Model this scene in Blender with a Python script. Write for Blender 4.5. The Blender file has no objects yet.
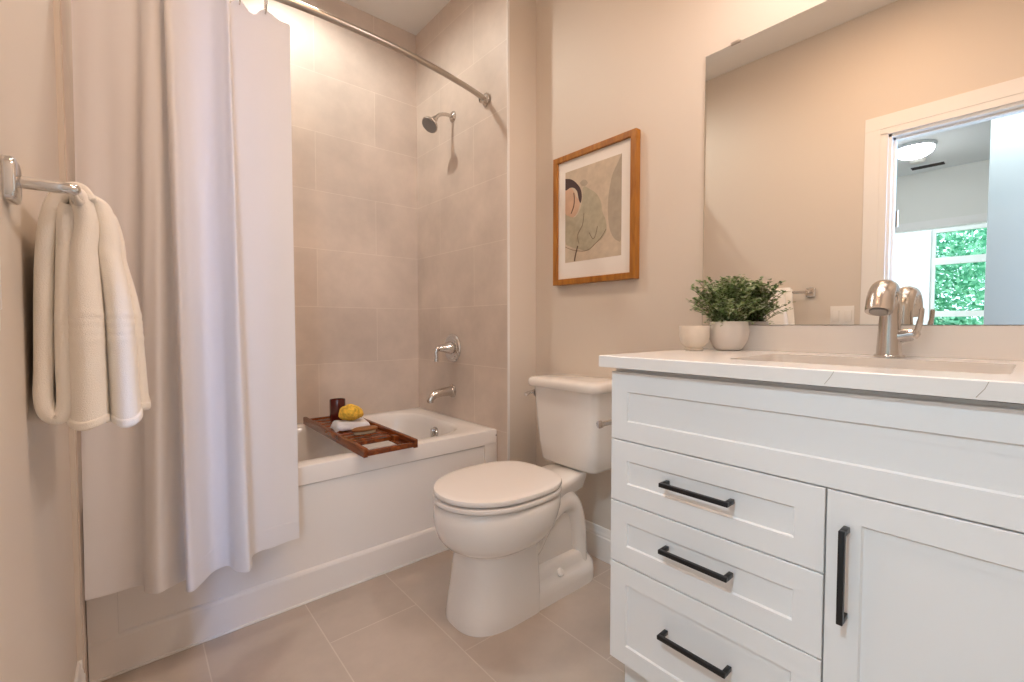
import bpy, bmesh, math, random
from mathutils import Vector, Matrix
PI = math.pi
random.seed(7)
C = bpy.context.scene.collection
sc = bpy.context.scene

# ------------------------------------------------------------------ camera, world, lights, exposure
cam_d = bpy.data.cameras.new('camera'); cam = bpy.data.objects.new('camera', cam_d); C.objects.link(cam)
cam_d.sensor_width = 36.0; cam_d.lens = 449.6 / 1024 * 36.0; cam_d.clip_start = 0.01
cam.location = (0, 0, 1.02)
cam.rotation_euler = (math.radians(90 - 2.059), math.radians(0.041), math.radians(-40.391))
sc.camera = cam

sc.view_settings.view_transform = 'Standard'; sc.view_settings.look = 'None'
sc.view_settings.gamma = 1.0; sc.view_settings.use_curve_mapping = False
sc.view_settings.exposure = 0.0
sc.cycles.max_bounces = 10; sc.cycles.diffuse_bounces = 6; sc.cycles.glossy_bounces = 6
sc.cycles.caustics_reflective = False; sc.cycles.caustics_refractive = False
sc.cycles.sample_clamp_indirect = 4.0
sc.cycles.use_denoising = True

W = bpy.data.worlds.new('sky'); sc.world = W; W.use_nodes = True
bg = W.node_tree.nodes['Background']; bg.inputs[0].default_value = (0.62, 0.84, 1.0, 1); bg.inputs[1].default_value = 3.5

def lamp(name, typ, loc, power, color, aim=None, **kw):
    d = bpy.data.lights.new(name, typ); d.energy = power; d.color = color
    for k, v in kw.items(): setattr(d, k, v)
    o = bpy.data.objects.new(name, d); C.objects.link(o); o.location = loc
    if aim is not None:
        o.rotation_euler = (Vector(aim) - Vector(loc)).to_track_quat('-Z', 'Y').to_euler()
    return o
WARM = (1.0, 0.80, 0.60); DAY = (0.62, 0.80, 1.0)
lamp('alcove_downlight', 'SPOT', (0.66, 2.06, 2.755), 29, (1.0, 0.97, 0.90), aim=(0.64, 2.05, 0), spot_size=math.radians(172), spot_blend=0.5, shadow_soft_size=0.045)
lamp('vanity_lamps', 'AREA', (1.28, 0.25, 2.32), 10.0, (1.0, 0.86, 0.80), aim=(0.5, 0.45, 0.9), shape='RECTANGLE', size=0.65, size_y=0.14)
lamp('ceiling_lamp', 'AREA', (0.62, 0.55, 2.74), 10.6, (1.0, 0.63, 0.40), aim=(0.55, 0.65, 0), shape='DISK', size=0.35)
lamp('hall_window_daylight', 'AREA', (-0.62, -0.86, 1.45), 38, (0.55, 0.76, 1.0), aim=(-0.60, 1.0, 1.25), shape='RECTANGLE', size=0.75, size_y=1.7)
lamp('curtain_strip_fill', 'AREA', (-0.46, -0.90, 1.35), 22, (0.20, 0.46, 1.0), aim=(0.19, 1.6, 0.9), shape='RECTANGLE', size=0.10, size_y=1.6)  # added narrow blue light, shaped to lay a strip on curtain and apron
lamp('vanity_front_fill', 'SPOT', (-1.06, 0.16, 2.74), 122, (0.66, 0.86, 1.0), aim=(-1.06, 0.16, 0), spot_size=math.radians(150), spot_blend=0.3, shadow_soft_size=0.06)  # added unseen cool light, brightens the vanity front through the doorway
lamp('far_room_side_fill', 'AREA', (-4.90, 2.45, 1.55), 60, (0.74, 0.90, 1.0), aim=(-4.9, 0.0, 1.3), shape='RECTANGLE', size=1.0, size_y=1.7)  # added fill by the side wall, where no window stands; brightens the far room
sun = lamp('sun', 'SUN', (-9, -6, 9), 8.0, (1.0, 0.96, 0.88), aim=(-12, 2.5, 0))
sun.data.angle = 0.02

# ------------------------------------------------------------------ helpers
def root_of(o):
    while o.parent: o = o.parent
    return o

class MB:
    def __init__(s): s.bm = bmesh.new()
    def _merge(s, t):
        me = bpy.data.meshes.new('t'); t.to_mesh(me); t.free(); s.bm.from_mesh(me); bpy.data.meshes.remove(me)
    def box(s, x0, x1, y0, y1, z0, z1, bev=0.0, seg=2, mat=None):
        t = bmesh.new(); bmesh.ops.create_cube(t, size=1.0)
        for v in t.verts:
            v.co = Vector(((x0 + x1) / 2 + v.co.x * (x1 - x0), (y0 + y1) / 2 + v.co.y * (y1 - y0), (z0 + z1) / 2 + v.co.z * (z1 - z0)))
        if bev > 0: bmesh.ops.bevel(t, geom=t.edges[:], offset=bev, segments=seg, profile=0.5, affect='EDGES')
        if mat is not None: t.transform(mat)
        s._merge(t); return s
    def loft(s, rings, close=True, cap0=True, cap1=True, loop=False):
        bm = s.bm; R = [[bm.verts.new(p) for p in r] for r in rings]
        n = len(R[0]); pairs = list(zip(R, R[1:])) + ([(R[-1], R[0])] if loop else [])
        for a, b in pairs:
            for i in range(n if close else n - 1):
                j = (i + 1) % n
                try: bm.faces.new((a[i], a[j], b[j], b[i]))
                except ValueError: pass
        if not loop:
            if cap0 and close: bm.faces.new(R[0][::-1])
            if cap1 and close: bm.faces.new(R[-1])
        return s
    def lathe(s, prof, c=(0, 0, 0), axis=(0, 0, 1), n=40, cap=True):
        q = Vector((0, 0, 1)).rotation_difference(Vector(axis)).to_matrix(); c = Vector(c); rings = []
        for r, z in prof:
            rings.append([c + q @ Vector((max(r, 1e-5) * math.cos(2 * PI * k / n), max(r, 1e-5) * math.sin(2 * PI * k / n), z)) for k in range(n)])
        return s.loft(rings, cap0=cap, cap1=cap)
    def tube(s, pts, r, n=16, flat=1.0, up=None, cap=True):
        pts = [Vector(p) for p in pts]; m = len(pts)
        rad = r if isinstance(r, (list, tuple)) else [r] * m
        nrm = None; rings = []
        for i, p in enumerate(pts):
            t = (pts[min(i + 1, m - 1)] - pts[max(i - 1, 0)]).normalized()
            if up is not None: nrm = (Vector(up) - t * t.dot(Vector(up))).normalized()
            elif nrm is None:
                a = Vector((0, 0, 1)) if abs(t.z) < .9 else Vector((1, 0, 0)); nrm = (a - t * t.dot(a)).normalized()
            else: nrm = (nrm - t * t.dot(nrm)).normalized()
            b = t.cross(nrm)
            rr = rad[i]; ru, rb = rr if isinstance(rr, tuple) else (rr, rr * flat)
            rings.append([p + nrm * (ru * math.cos(2 * PI * k / n)) + b * (rb * math.sin(2 * PI * k / n)) for k in range(n)])
        return s.loft(rings, cap0=cap, cap1=cap)
    def grid(s, rows):
        return s.loft(rows, close=False)
    def poly(s, pts, depth):
        """flat polygon given by 3D points, with thickness along the vector depth"""
        d = Vector(depth); a = [Vector(p) for p in pts]
        return s.loft([a, [p + d for p in a]])
    def build(s, name, mat, parent=None, smooth=True, angle=35, subs=0, loc=None, solid=0.0, bevel=0.0, crisp=False):
        bm = s.bm
        bmesh.ops.remove_doubles(bm, verts=bm.verts[:], dist=1e-6)
        bmesh.ops.recalc_face_normals(bm, faces=bm.faces[:])
        org = Vector(root_of(parent).location) if parent else Vector(loc or (0, 0, 0))
        bmesh.ops.translate(bm, verts=bm.verts[:], vec=-org)
        me = bpy.data.meshes.new(name); bm.to_mesh(me); bm.free()
        me.materials.append(mat)
        if smooth:
            me.shade_smooth()
            if angle < 180: me.set_sharp_from_angle(angle=math.radians(angle))
        o = bpy.data.objects.new(name, me); C.objects.link(o)
        if parent: o.parent = parent
        else: o.location = org
        if solid: m = o.modifiers.new('solid', 'SOLIDIFY'); m.thickness = solid; m.offset = 0
        if solid and crisp: m = o.modifiers.new('split', 'EDGE_SPLIT'); m.split_angle = math.radians(60)
        if bevel: m = o.modifiers.new('bev', 'BEVEL'); m.width = bevel; m.segments = 2; m.limit_method = 'ANGLE'
        if subs: m = o.modifiers.new('sub', 'SUBSURF'); m.levels = subs; m.render_levels = subs
        return o

def thing(name, label, cat, loc, group=None):
    o = bpy.data.objects.new(name, None); C.objects.link(o); o.location = loc; o.empty_display_size = .05
    return tag(o, label, cat, group)
def tag(o, label, cat, group=None):
    o['label'] = label; o['category'] = cat
    if group: o['group'] = group
    return o
def struct(o): o['kind'] = 'structure'; return o

def rrect(x0, x1, y0, y1, r, z, n=6):
    out = []
    r = min(r, (x1 - x0) / 2 - 1e-4, (y1 - y0) / 2 - 1e-4)
    for cx, cy, a0 in ((x1 - r, y1 - r, 0), (x0 + r, y1 - r, PI / 2), (x0 + r, y0 + r, PI), (x1 - r, y0 + r, 1.5 * PI)):
        for k in range(n + 1):
            a = a0 + PI / 2 * k / n; out.append((cx + r * math.cos(a), cy + r * math.sin(a), z))
    return out
def catmull(P, per=6):
    P = [Vector(p) for p in P]; out = []
    for i in range(len(P) - 1):
        p0, p1, p2, p3 = P[max(i - 1, 0)], P[i], P[i + 1], P[min(i + 2, len(P) - 1)]
        for k in range(per):
            t = k / per
            out.append(.5 * ((2 * p1) + (p2 - p0) * t + (2 * p0 - 5 * p1 + 4 * p2 - p3) * t * t + (3 * p1 - p0 - 3 * p2 + p3) * t ** 3))
    out.append(P[-1]); return out
def lerp(a, b, t): return a + (b - a) * t
def smooth(t): t = max(0, min(1, t)); return t * t * (3 - 2 * t)

# ------------------------------------------------------------------ materials
def srgb(r, g, b):
    f = lambda c: (c / 255 / 12.92) if c / 255 <= .04045 else ((c / 255 + .055) / 1.055) ** 2.4
    return (f(r), f(g), f(b), 1)
def mat(name, col, rough=.5, metal=0.0, spec=.5, noise=0.0, nscale=8.0, bump=0.0, bscale=60.0, coat=0.0, sheen=0.0, trans=0.0, ior=1.45):
    m = bpy.data.materials.new(name); m.use_nodes = True; nt = m.node_tree; p = nt.nodes['Principled BSDF']
    p.inputs['Base Color'].default_value = col; p.inputs['Roughness'].default_value = rough; p.inputs['Metallic'].default_value = metal
    p.inputs['Specular IOR Level'].default_value = spec; p.inputs['Coat Weight'].default_value = coat; p.inputs['IOR'].default_value = ior
    p.inputs['Sheen Weight'].default_value = sheen; p.inputs['Transmission Weight'].default_value = trans
    if noise or bump:
        tc = nt.nodes.new('ShaderNodeTexCoord')
    if noise:
        n = nt.nodes.new('ShaderNodeTexNoise'); n.inputs['Scale'].default_value = nscale; n.inputs['Detail'].default_value = 5
        nt.links.new(tc.outputs['Object'], n.inputs['Vector'])
        r = nt.nodes.new('ShaderNodeMapRange'); r.inputs['From Min'].default_value = .3; r.inputs['From Max'].default_value = .7
        r.inputs['To Min'].default_value = 1 - noise; r.inputs['To Max'].default_value = 1 + noise
        nt.links.new(n.outputs['Fac'], r.inputs['Value'])
        v = nt.nodes.new('ShaderNodeVectorMath'); v.operation = 'SCALE'; v.inputs[0].default_value = col[:3]
        nt.links.new(r.outputs[0], v.inputs['Scale']); nt.links.new(v.outputs[0], p.inputs['Base Color'])
    if bump:
        n2 = nt.nodes.new('ShaderNodeTexNoise'); n2.inputs['Scale'].default_value = bscale; n2.inputs['Detail'].default_value = 3
        nt.links.new(tc.outputs['Object'], n2.inputs['Vector'])
        b = nt.nodes.new('ShaderNodeBump'); b.inputs['Strength'].default_value = bump; b.inputs['Distance'].default_value = .004
        nt.links.new(n2.outputs['Fac'], b.inputs['Height']); nt.links.new(b.outputs[0], p.inputs['Normal'])
    return m
def tile_mat(name, axes, sx, sy, bw, rh, c1, c2, grout, rough, off=.5, mortar=.0022):
    """brick-bond tiles: axes picks the two object axes, sx / sy shift the joints"""
    m = bpy.data.materials.new(name); m.use_nodes = True; nt = m.node_tree; p = nt.nodes['Principled BSDF']
    N = nt.nodes.new; L = nt.links.new
    tc = N('ShaderNodeTexCoord'); sp = N('ShaderNodeSeparateXYZ'); L(tc.outputs['Object'], sp.inputs[0])
    cb = N('ShaderNodeCombineXYZ')
    for k, (ax, sh) in enumerate(zip(axes, (sx, sy))):
        a = N('ShaderNodeMath'); a.operation = 'ADD'; a.inputs[1].default_value = sh; L(sp.outputs[ax], a.inputs[0]); L(a.outputs[0], cb.inputs[k])
    br = N('ShaderNodeTexBrick'); br.offset = off; br.offset_frequency = 2; br.squash = 1
    for k, v in (('Scale', 1), ('Mortar Size', mortar), ('Mortar Smooth', .2), ('Bias', 0), ('Brick Width', bw), ('Row Height', rh)): br.inputs[k].default_value = v
    br.inputs['Color1'].default_value = c1; br.inputs['Color2'].default_value = c2; br.inputs['Mortar'].default_value = grout
    L(cb.outputs[0], br.inputs['Vector'])
    # cloudy concrete mottling and faint brushed streaks
    n = N('ShaderNodeTexNoise'); n.inputs['Scale'].default_value = 3.0; n.inputs['Detail'].default_value = 7; n.inputs['Roughness'].default_value = .62
    L(tc.outputs['Object'], n.inputs['Vector'])
    r = N('ShaderNodeMapRange'); r.inputs['From Min'].default_value = .3; r.inputs['From Max'].default_value = .7; r.inputs['To Min'].default_value = .86; r.inputs['To Max'].default_value = 1.12
    L(n.outputs['Fac'], r.inputs['Value'])
    v = N('ShaderNodeVectorMath'); v.operation = 'SCALE'; L(br.outputs['Color'], v.inputs[0]); L(r.outputs[0], v.inputs['Scale'])
    L(v.outputs[0], p.inputs['Base Color']); p.inputs['Roughness'].default_value = rough
    b = N('ShaderNodeBump'); b.inputs['Strength'].default_value = .35; b.inputs['Distance'].default_value = .0015; b.invert = True
    L(br.outputs['Fac'], b.inputs['Height']); L(b.outputs[0], p.inputs['Normal'])
    return m
def wood_mat(name, c1, c2, rough, axis='Y', scale=18):
    m = bpy.data.materials.new(name); m.use_nodes = True; nt = m.node_tree; p = nt.nodes['Principled BSDF']
    N = nt.nodes.new; L = nt.links.new
    tc = N('ShaderNodeTexCoord'); mp = N('ShaderNodeMapping'); L(tc.outputs['Object'], mp.inputs[0])
    s = {'X': (.15, 1, 1), 'Y': (1, .15, 1), 'Z': (1, 1, .15)}[axis]; mp.inputs['Scale'].default_value = s
    n = N('ShaderNodeTexNoise'); n.inputs['Scale'].default_value = scale * 3; n.inputs['Detail'].default_value = 6; n.inputs['Distortion'].default_value = 1.2; L(mp.outputs[0], n.inputs['Vector'])
    r = N('ShaderNodeValToRGB'); r.color_ramp.elements[0].position = .32; r.color_ramp.elements[1].position = .7
    r.color_ramp.elements[0].color = c1; r.color_ramp.elements[1].color = c2
    L(n.outputs['Fac'], r.inputs[0]); L(r.outputs[0], p.inputs['Base Color']); p.inputs['Roughness'].default_value = rough
    return m
def emit(name, col, s):
    m = bpy.data.materials.new(name); m.use_nodes = True; p = m.node_tree.nodes['Principled BSDF']
    p.inputs['Base Color'].default_value = col; p.inputs['Emission Color'].default_value = col; p.inputs['Emission Strength'].default_value = s; return m

M = {}
M['paint'] = mat('wall_paint', (.70, .63, .55, 1), .55, bump=.04, bscale=220)
M['ceiling'] = mat('ceiling_paint', (.84, .83, .80, 1), .8)
M['hall_grey'] = mat('hall_grey_paint', (.30, .275, .245, 1), .5)
M['trim'] = mat('white_trim_paint', (.84, .82, .79, 1), .35)
M['hall'] = mat('hall_paint', (.80, .79, .74, 1), .6)
M['hall_white'] = mat('hall_white_paint', (.86, .88, .89, 1), .5)
T1, T2, TG = (.645, .545, .465, 1), (.685, .585, .50, 1), (.745, .65, .56, 1)
M['tile_back'] = tile_mat('wall_tile_back', (0, 2), .22, .1125, .66, .3075, T1, T2, TG, .42)
M['tile_side'] = tile_mat('wall_tile_side', (1, 2), .40, .1125, .66, .3075, T1, T2, TG, .42)
F1, F2, FG = (.47, .395, .335, 1), (.52, .44, .375, 1), (.60, .53, .46, 1)
M['floor'] = tile_mat('floor_tile', (1, 0), .41, .462, .62, .309, F1, F2, FG, .38, mortar=.002)
M['wood_floor'] = wood_mat('hall_wood_floor', (.30, .22, .15, 1), (.42, .32, .22, 1), .4, 'X', 6)
M['cab'] = mat('cabinet_white', (.83, .835, .83, 1), .38)
M['quartz'] = mat('quartz_counter', (.82, .80, .77, 1), .18, noise=.02, nscale=3)
M['porcelain'] = mat('porcelain', (.84, .81, .77, 1), .08, coat=.4)
M['seat'] = mat('seat_plastic', (.84, .80, .76, 1), .22)
M['acrylic'] = mat('tub_acrylic', (.83, .80, .765, 1), .16)
M['chrome'] = mat('chrome', (.70, .69, .68, 1), .12, metal=1)
M['nickel'] = mat('brushed_nickel', (.62, .58, .54, 1), .24, metal=1)
M['satin'] = mat('satin_nickel', (.50, .46, .42, 1), .28, metal=1)
M['spray'] = mat('spray_face', (.26, .25, .24, 1), .5)
M['black'] = mat('black_metal', (.008, .008, .009, 1), .35)
M['dark'] = mat('dark_gap', (.06, .05, .045, 1), .8)
M['mirror'] = mat('mirror_glass', (.93, .935, .91, 1), .0, metal=1)
M['mirror_edge'] = mat('mirror_edge', (.30, .33, .30, 1), .2)
M['glass'] = mat('window_glass', (1, 1, 1, 1), .0, trans=1.0, ior=1.0)
M['frame_wood'] = wood_mat('frame_oak', (.27, .095, .008, 1), (.46, .19, .022, 1), .42, 'Z', 10)
M['mat_board'] = mat('mat_board', (.84, .80, .75, 1), .8)
M['art_ground'] = mat('art_paper', (.56, .47, .36, 1), .8, noise=.10, nscale=30)
M['art_sage'] = mat('art_sage', (.42, .38, .28, 1), .8, noise=.10, nscale=40)
M['art_taupe'] = mat('art_taupe', (.40, .345, .27, 1), .8, noise=.08, nscale=30)
M['art_dark'] = mat('art_dark', (.075, .045, .045, 1), .8)
M['art_skin'] = mat('art_blush', (.60, .40, .28, 1), .8, noise=.08, nscale=20)
M['art_line'] = mat('art_line', (.12, .08, .06, 1), .8)
M['tray'] = wood_mat('tray_wood', (.085, .015, .003, 1), (.27, .066, .010, 1), .26, 'Y', 14)
M['brush_wood'] = wood_mat('brush_wood', (.20, .075, .02, 1), (.36, .15, .045, 1), .4, 'X', 14)
M['bristle'] = mat('bristle', (.62, .50, .32, 1), .9)
M['sponge'] = mat('yellow_sponge', (.78, .48, .06, 1), .9, noise=.35, nscale=70, bump=1.0, bscale=110)
M['amber'] = mat('amber_glass', (.085, .012, .008, 1), .06, coat=.5)
M['wax'] = mat('candle_wax', (.50, .22, .12, 1), .5)
M['wick'] = mat('wick', (.05, .04, .03, 1), .9)
M['pot'] = mat('white_ceramic', (.80, .77, .74, 1), .45)
M['cup'] = mat('cream_stone', (.82, .76, .67, 1), .4, noise=.05, nscale=25)
M['soil'] = mat('soil', (.05, .035, .022, 1), .95)
M['stem'] = mat('plant_stem', (.12, .14, .06, 1), .7)
M['plastic'] = mat('white_plastic', (.82, .79, .75, 1), .3)
M['lampglass'] = emit('lit_glass', (.97, .98, 1, 1), 42.0)
M['bark'] = mat('bark', (.10, .07, .05, 1), .9)
M['ground'] = mat('lawn', (.10, .22, .05, 1), .95, noise=.3, nscale=3)

def leaf_mat(name, cols, rough=.5, trans=.25):
    m = bpy.data.materials.new(name); m.use_nodes = True; nt = m.node_tree; p = nt.nodes['Principled BSDF']
    g = nt.nodes.new('ShaderNodeNewGeometry'); r = nt.nodes.new('ShaderNodeValToRGB')
    e = r.color_ramp.elements; e[0].color = cols[0]; e[0].position = 0; e[1].color = cols[-1]; e[1].position = 1
    for k, c in enumerate(cols[1:-1]): q = e.new((k + 1) / (len(cols) - 1)); q.color = c
    nt.links.new(g.outputs['Random Per Island'], r.inputs[0]); nt.links.new(r.outputs[0], p.inputs['Base Color']); p.inputs['Roughness'].default_value = rough
    t = nt.nodes.new('ShaderNodeBsdfTranslucent'); nt.links.new(r.outputs[0], t.inputs[0])
    x = nt.nodes.new('ShaderNodeMixShader'); x.inputs[0].default_value = trans
    nt.links.new(p.outputs[0], x.inputs[1]); nt.links.new(t.outputs[0], x.inputs[2]); nt.links.new(x.outputs[0], nt.nodes['Material Output'].inputs[0])
    return m
M['leaf'] = leaf_mat('plant_leaf', [(.09, .18, .06, 1), (.28, .40, .17, 1), (.44, .54, .30, 1), (.72, .76, .58, 1)])
M['tree_leaf'] = leaf_mat('tree_leaf', [(.05, .22, .13, 1), (.14, .42, .26, 1), (.30, .58, .42, 1)], trans=.4)

def cloth_mat(name, col, transl, rib=0.0, weave=900):
    m = bpy.data.materials.new(name); m.use_nodes = True; nt = m.node_tree; N = nt.nodes.new; L = nt.links.new; p = nt.nodes['Principled BSDF']
    p.inputs['Base Color'].default_value = col; p.inputs['Roughness'].default_value = .85; p.inputs['Sheen Weight'].default_value = .15; p.inputs['Specular IOR Level'].default_value = .2
    tc = N('ShaderNodeTexCoord'); n = N('ShaderNodeTexNoise'); n.inputs['Scale'].default_value = weave; n.inputs['Detail'].default_value = 2
    L(tc.outputs['Object'], n.inputs['Vector']); b = N('ShaderNodeBump'); b.inputs['Strength'].default_value = .15; b.inputs['Distance'].default_value = .002
    L(n.outputs['Fac'], b.inputs['Height']); L(b.outputs[0], p.inputs['Normal'])
    t = N('ShaderNodeBsdfTranslucent'); t.inputs[0].default_value = col
    x = N('ShaderNodeMixShader'); x.inputs[0].default_value = transl
    L(p.outputs[0], x.inputs[1]); L(t.outputs[0], x.inputs[2]); L(x.outputs[0], nt.nodes['Material Output'].inputs[0])
    return m
M['curtain'] = cloth_mat('curtain_cloth', (.90, .89, .90, 1), .22)
M['towel'] = mat('terry_towel', (.93, .89, .82, 1), .95, sheen=.2, bump=.35, bscale=600)

# ------------------------------------------------------------------ room shell
XR, XL, XT, XA = 1.55, -0.125, 1.367, -0.113      # mirror wall, towel wall, tiled plumbing wall, alcove's left wall
YB, YC, YF, ZC = 2.505, 1.637, -0.32, 2.775        # back wall, alcove mouth, wall behind the camera, ceiling
struct(MB().box(XL - .12, XR + .12, YF - .12, YB + .12, -.06, 0).build('floor', M['floor'], smooth=False))
struct(MB().box(XL - .12, XR + .12, YF - .12, YB + .12, ZC, ZC + .06).build('ceiling', M['ceiling'], smooth=False))
struct(MB().box(XR, XR + .12, YF - .12, YB + .12, 0, ZC).build('wall_right', M['paint'], smooth=False))
struct(MB().box(XL - .12, XR + .12, YF - .12, YF, 0, ZC).build('wall_front', M['paint'], smooth=False))
DY0, DY1, DZ = -0.20, 0.575, 2.07                   # doorway in the towel wall
m = MB().box(XL - .12, XL, DY1, YB + .12, 0, ZC).box(XL - .12, XL, YF, DY0, 0, ZC).box(XL - .12, XL, DY0, DY1, DZ, ZC)
struct(m.build('wall_left', M['paint'], smooth=False))
struct(MB().box(XL, XR, YB, YB + .12, 0, ZC).build('wall_back', M['tile_back'], smooth=False))
# plumbing wall, furred out from the mirror wall: painted return plus tiled face
struct(MB().box(XT + .010, XR, YC, YB, 0, ZC).build('wall_plumbing_side', M['paint'], smooth=False))
struct(MB().box(XT, XT + .010, YC + .003, YB, 0, ZC).build('wall_tile_side', M['tile_side'], smooth=False))
struct(MB().box(XT - .001, XT + .012, YC - .001, YC + .004, 0, ZC, .0008).build('trim_3', M['trim'], smooth=False))
struct(MB().box(XL, XA - .002, YC - .025, YB, 0, ZC).build('wall_alcove_side', M['paint'], smooth=False))
struct(MB().box(XA - .002, XA, YC, YB, 0, ZC).build('wall_tile_opposite', M['tile_side'], smooth=False))

def baseboard(name, p0, p1, nrm):
    """moulded skirting from p0 to p1, nrm points into the room"""
    prof = [(0, 0), (.015, 0), (.015, .098), (.012, .104), (.012, .110), (.009, .120), (.006, .136), (.003, .140), (0, .140)]
    r = [[(p[0] + nrm[0] * d, p[1] + nrm[1] * d, z) for d, z in prof] for p in (p0, p1)]
    return struct(MB().loft(r).build(name, M['trim'], smooth=False))
baseboard('baseboard_right', (XR, .72), (XR, YC), (-1, 0))
baseboard('baseboard_return', (XT + .012, YC), (XR, YC), (0, -1))
baseboard('baseboard_left', (XL, DY1 + .11), (XL, YC - .025), (1, 0))
baseboard('baseboard_corner', (XL, YC - .025), (XA - .002, YC - .025), (0, -1))

# door casing on the bathroom side and jamb lining
m = MB()
for y0, y1 in ((DY1 - .005, DY1 + .10), (DY0 - .10, DY0 + .005)):
    m.box(XL, XL + .014, y0, y1, 0, DZ + .005, .003); 
m.box(XL, XL + .014, DY0 - .10, DY1 + .10, DZ - .005, DZ + .105, .003)
m.box(XL + .0135, XL + .0165, DY1 + .03, DY1 + .098, 0, DZ + .03, .001).box(XL + .0135, XL + .0165, DY0 - .098, DY0 - .03, 0, DZ + .03, .001).box(XL + .0135, XL + .0165, DY0 - .098, DY1 + .098, DZ + .03, DZ + .103, .001)
struct(m.build('trim_1', M['trim'], smooth=False))
m = MB().box(XL - .125, XL, DY1 - .018, DY1, 0, DZ).box(XL - .125, XL, DY0, DY0 + .018, 0, DZ).box(XL - .125, XL, DY0, DY1, DZ - .018, DZ)
m.box(XL - .075, XL - .04, DY1 - .030, DY1 - .018, 0, DZ - .018).box(XL - .075, XL - .04, DY0, DY1, DZ - .030, DZ - .018)
lining = struct(m.build('trim_2', M['trim'], smooth=False))

# ------------------------------------------------------------------ hall and the room beyond, seen in the mirror
HX, FX = -4.03, -5.6
struct(MB().box(FX - .1, XL - .12, -1.0, 2.6, -.06, 0).build('floor_hall', M['wood_floor'], smooth=False))
struct(MB().box(FX - .1, XL - .12, -1.0, 2.6, ZC, ZC + .06).build('ceiling_hall', M['hall_white'], smooth=False))
m = MB().box(HX, HX + .1, -1.0, .40, 0, ZC).box(HX, HX + .1, 1.55, 2.6, 0, ZC).box(HX, HX + .1, .40, 1.55, 2.12, ZC)
struct(m.build('wall_hall_end', M['hall'], smooth=False))
m = MB().box(HX + .1, HX + .118, .31, .40, 0, 2.21, .002).box(HX + .1, HX + .118, 1.55, 1.64, 0, 2.21, .002).box(HX + .1, HX + .118, .40, 1.55, 2.12, 2.21, .002)
struct(m.build('trim_4', M['trim'], smooth=False))
struct(MB().box(FX - .1, XL - .12, 2.6, 2.7, 0, ZC).build('wall_hall_north', M['hall_white'], smooth=False))
m = MB().box(FX - .1, -1.06, -1.1, -1.0, 0, ZC).box(-1.06, -.26, -1.1, -1.0, 0, .5).box(-1.06, -.26, -1.1, -1.0, 2.35, ZC).box(-.26, XL - .12, -1.1, -1.0, 0, ZC)
struct(m.build('wall_hall_south', M['hall_white'], smooth=False))
struct(MB().box(-1.42, -1.30, -1.0, .25, 0, ZC).build('wall_hall_partition', M['hall_grey'], smooth=False))
# window wall of the far room
WY0, WY1, WZ0, WZ1 = .40, 1.04, .70, 2.36
m = MB().box(FX - .1, FX, -1.0, WY0, 0, ZC).box(FX - .1, FX, WY1, 2.6, 0, ZC).box(FX - .1, FX, WY0, WY1, 0, WZ0).box(FX - .1, FX, WY0, WY1, WZ1, ZC)
struct(m.build('wall_far_room', M['hall_white'], smooth=False))
m = MB()
for z0, z1 in ((WZ0, WZ0 + .05), (1.13, 1.21), (1.86, 1.96), (WZ1 - .05, WZ1)): m.box(FX - .07, FX - .01, WY0, WY1, z0, z1)
for y0, y1 in ((WY0, WY0 + .05), (WY1 - .05, WY1)): m.box(FX - .0705, FX - .0095, y0, y1, WZ0, WZ1)
w1 = struct(m.build('window_1', M['trim'], smooth=False))
MB().box(FX - .045, FX - .040, WY0 + .03, WY1 - .03, WZ0 + .03, WZ1 - .03).build('pane', M['glass'], w1, smooth=False)
m = MB()
for z0, z1 in ((.5, .55), (1.38, 1.44), (2.30, 2.35)): m.box(-1.06, -.26, -1.07, -1.02, z0, z1, .004)
for x0, x1 in ((-1.06, -1.01), (-.31, -.26)): m.box(x0, x1, -1.07, -1.02, .5, 2.35, .004)
w2 = struct(m.build('window_2', M['trim'], smooth=False))
MB().box(-1.03, -.29, -1.047, -1.042, .53, 2.32).build('pane', M['glass'], w2, smooth=False)
struct(MB().box(-40, FX - .1, -20, 25, -.5, -.3).build('ground', M['ground'], smooth=False))

for z in (.25, 1.03, 1.62):
    MB().tube([(XL - .118, DY1 - .030, z - .045), (XL - .118, DY1 - .030, z + .045)], .007, 10).box(XL - .118, XL - .080, DY1 - .021, DY1 - .017, z - .045, z + .045).build('hinge', M['satin'], lining)

hl = thing('ceiling_light', 'lit round flush ceiling light in the hall, seen in the mirror', 'lamp', (-2.84, .853, ZC))
MB().lathe([(.165, 0), (.165, -.012), (.155, -.03), (.12, -.03)], (-2.84, .853, ZC - .001), n=40).build('base_ring', M['hall_white'], hl)
MB().lathe([(.15, -.02), (.15, -.04), (.135, -.075), (.10, -.10), (.05, -.115), (.001, -.118)], (-2.84, .853, ZC), n=40).build('shade', M['lampglass'], hl)
sd = thing('smoke_detector', 'small white smoke detector on the hall ceiling, seen in the mirror', 'smoke detector', (-3.33, .895, ZC))
MB().lathe([(.068, 0), (.068, -.018), (.058, -.034), (.03, -.04), (.001, -.04)], (-3.33, .895, ZC - .001), n=32).build('housing', M['plastic'], sd)
MB().lathe([(.05, -.030), (.052, -.037), (.04, -.0405)], (-3.33, .895, ZC - .001), n=32, cap=False).build('sensor_ring', M['hall'], sd)
cv = thing('ceiling_vent', 'grey slotted vent on the hall ceiling, seen in the mirror', 'vent', (-3.66, .856, ZC))
m = MB().box(-3.73, -3.59, .70, 1.01, ZC - .008, ZC - .001, .002); m.build('frame', M['hall_white'], cv)
m = MB()
for k in range(5): m.box(-3.712 + k * .024, -3.702 + k * .024, .72, .99, ZC - .012, ZC - .008)
m.build('slat', M['dark'], cv, smooth=False)

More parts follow.
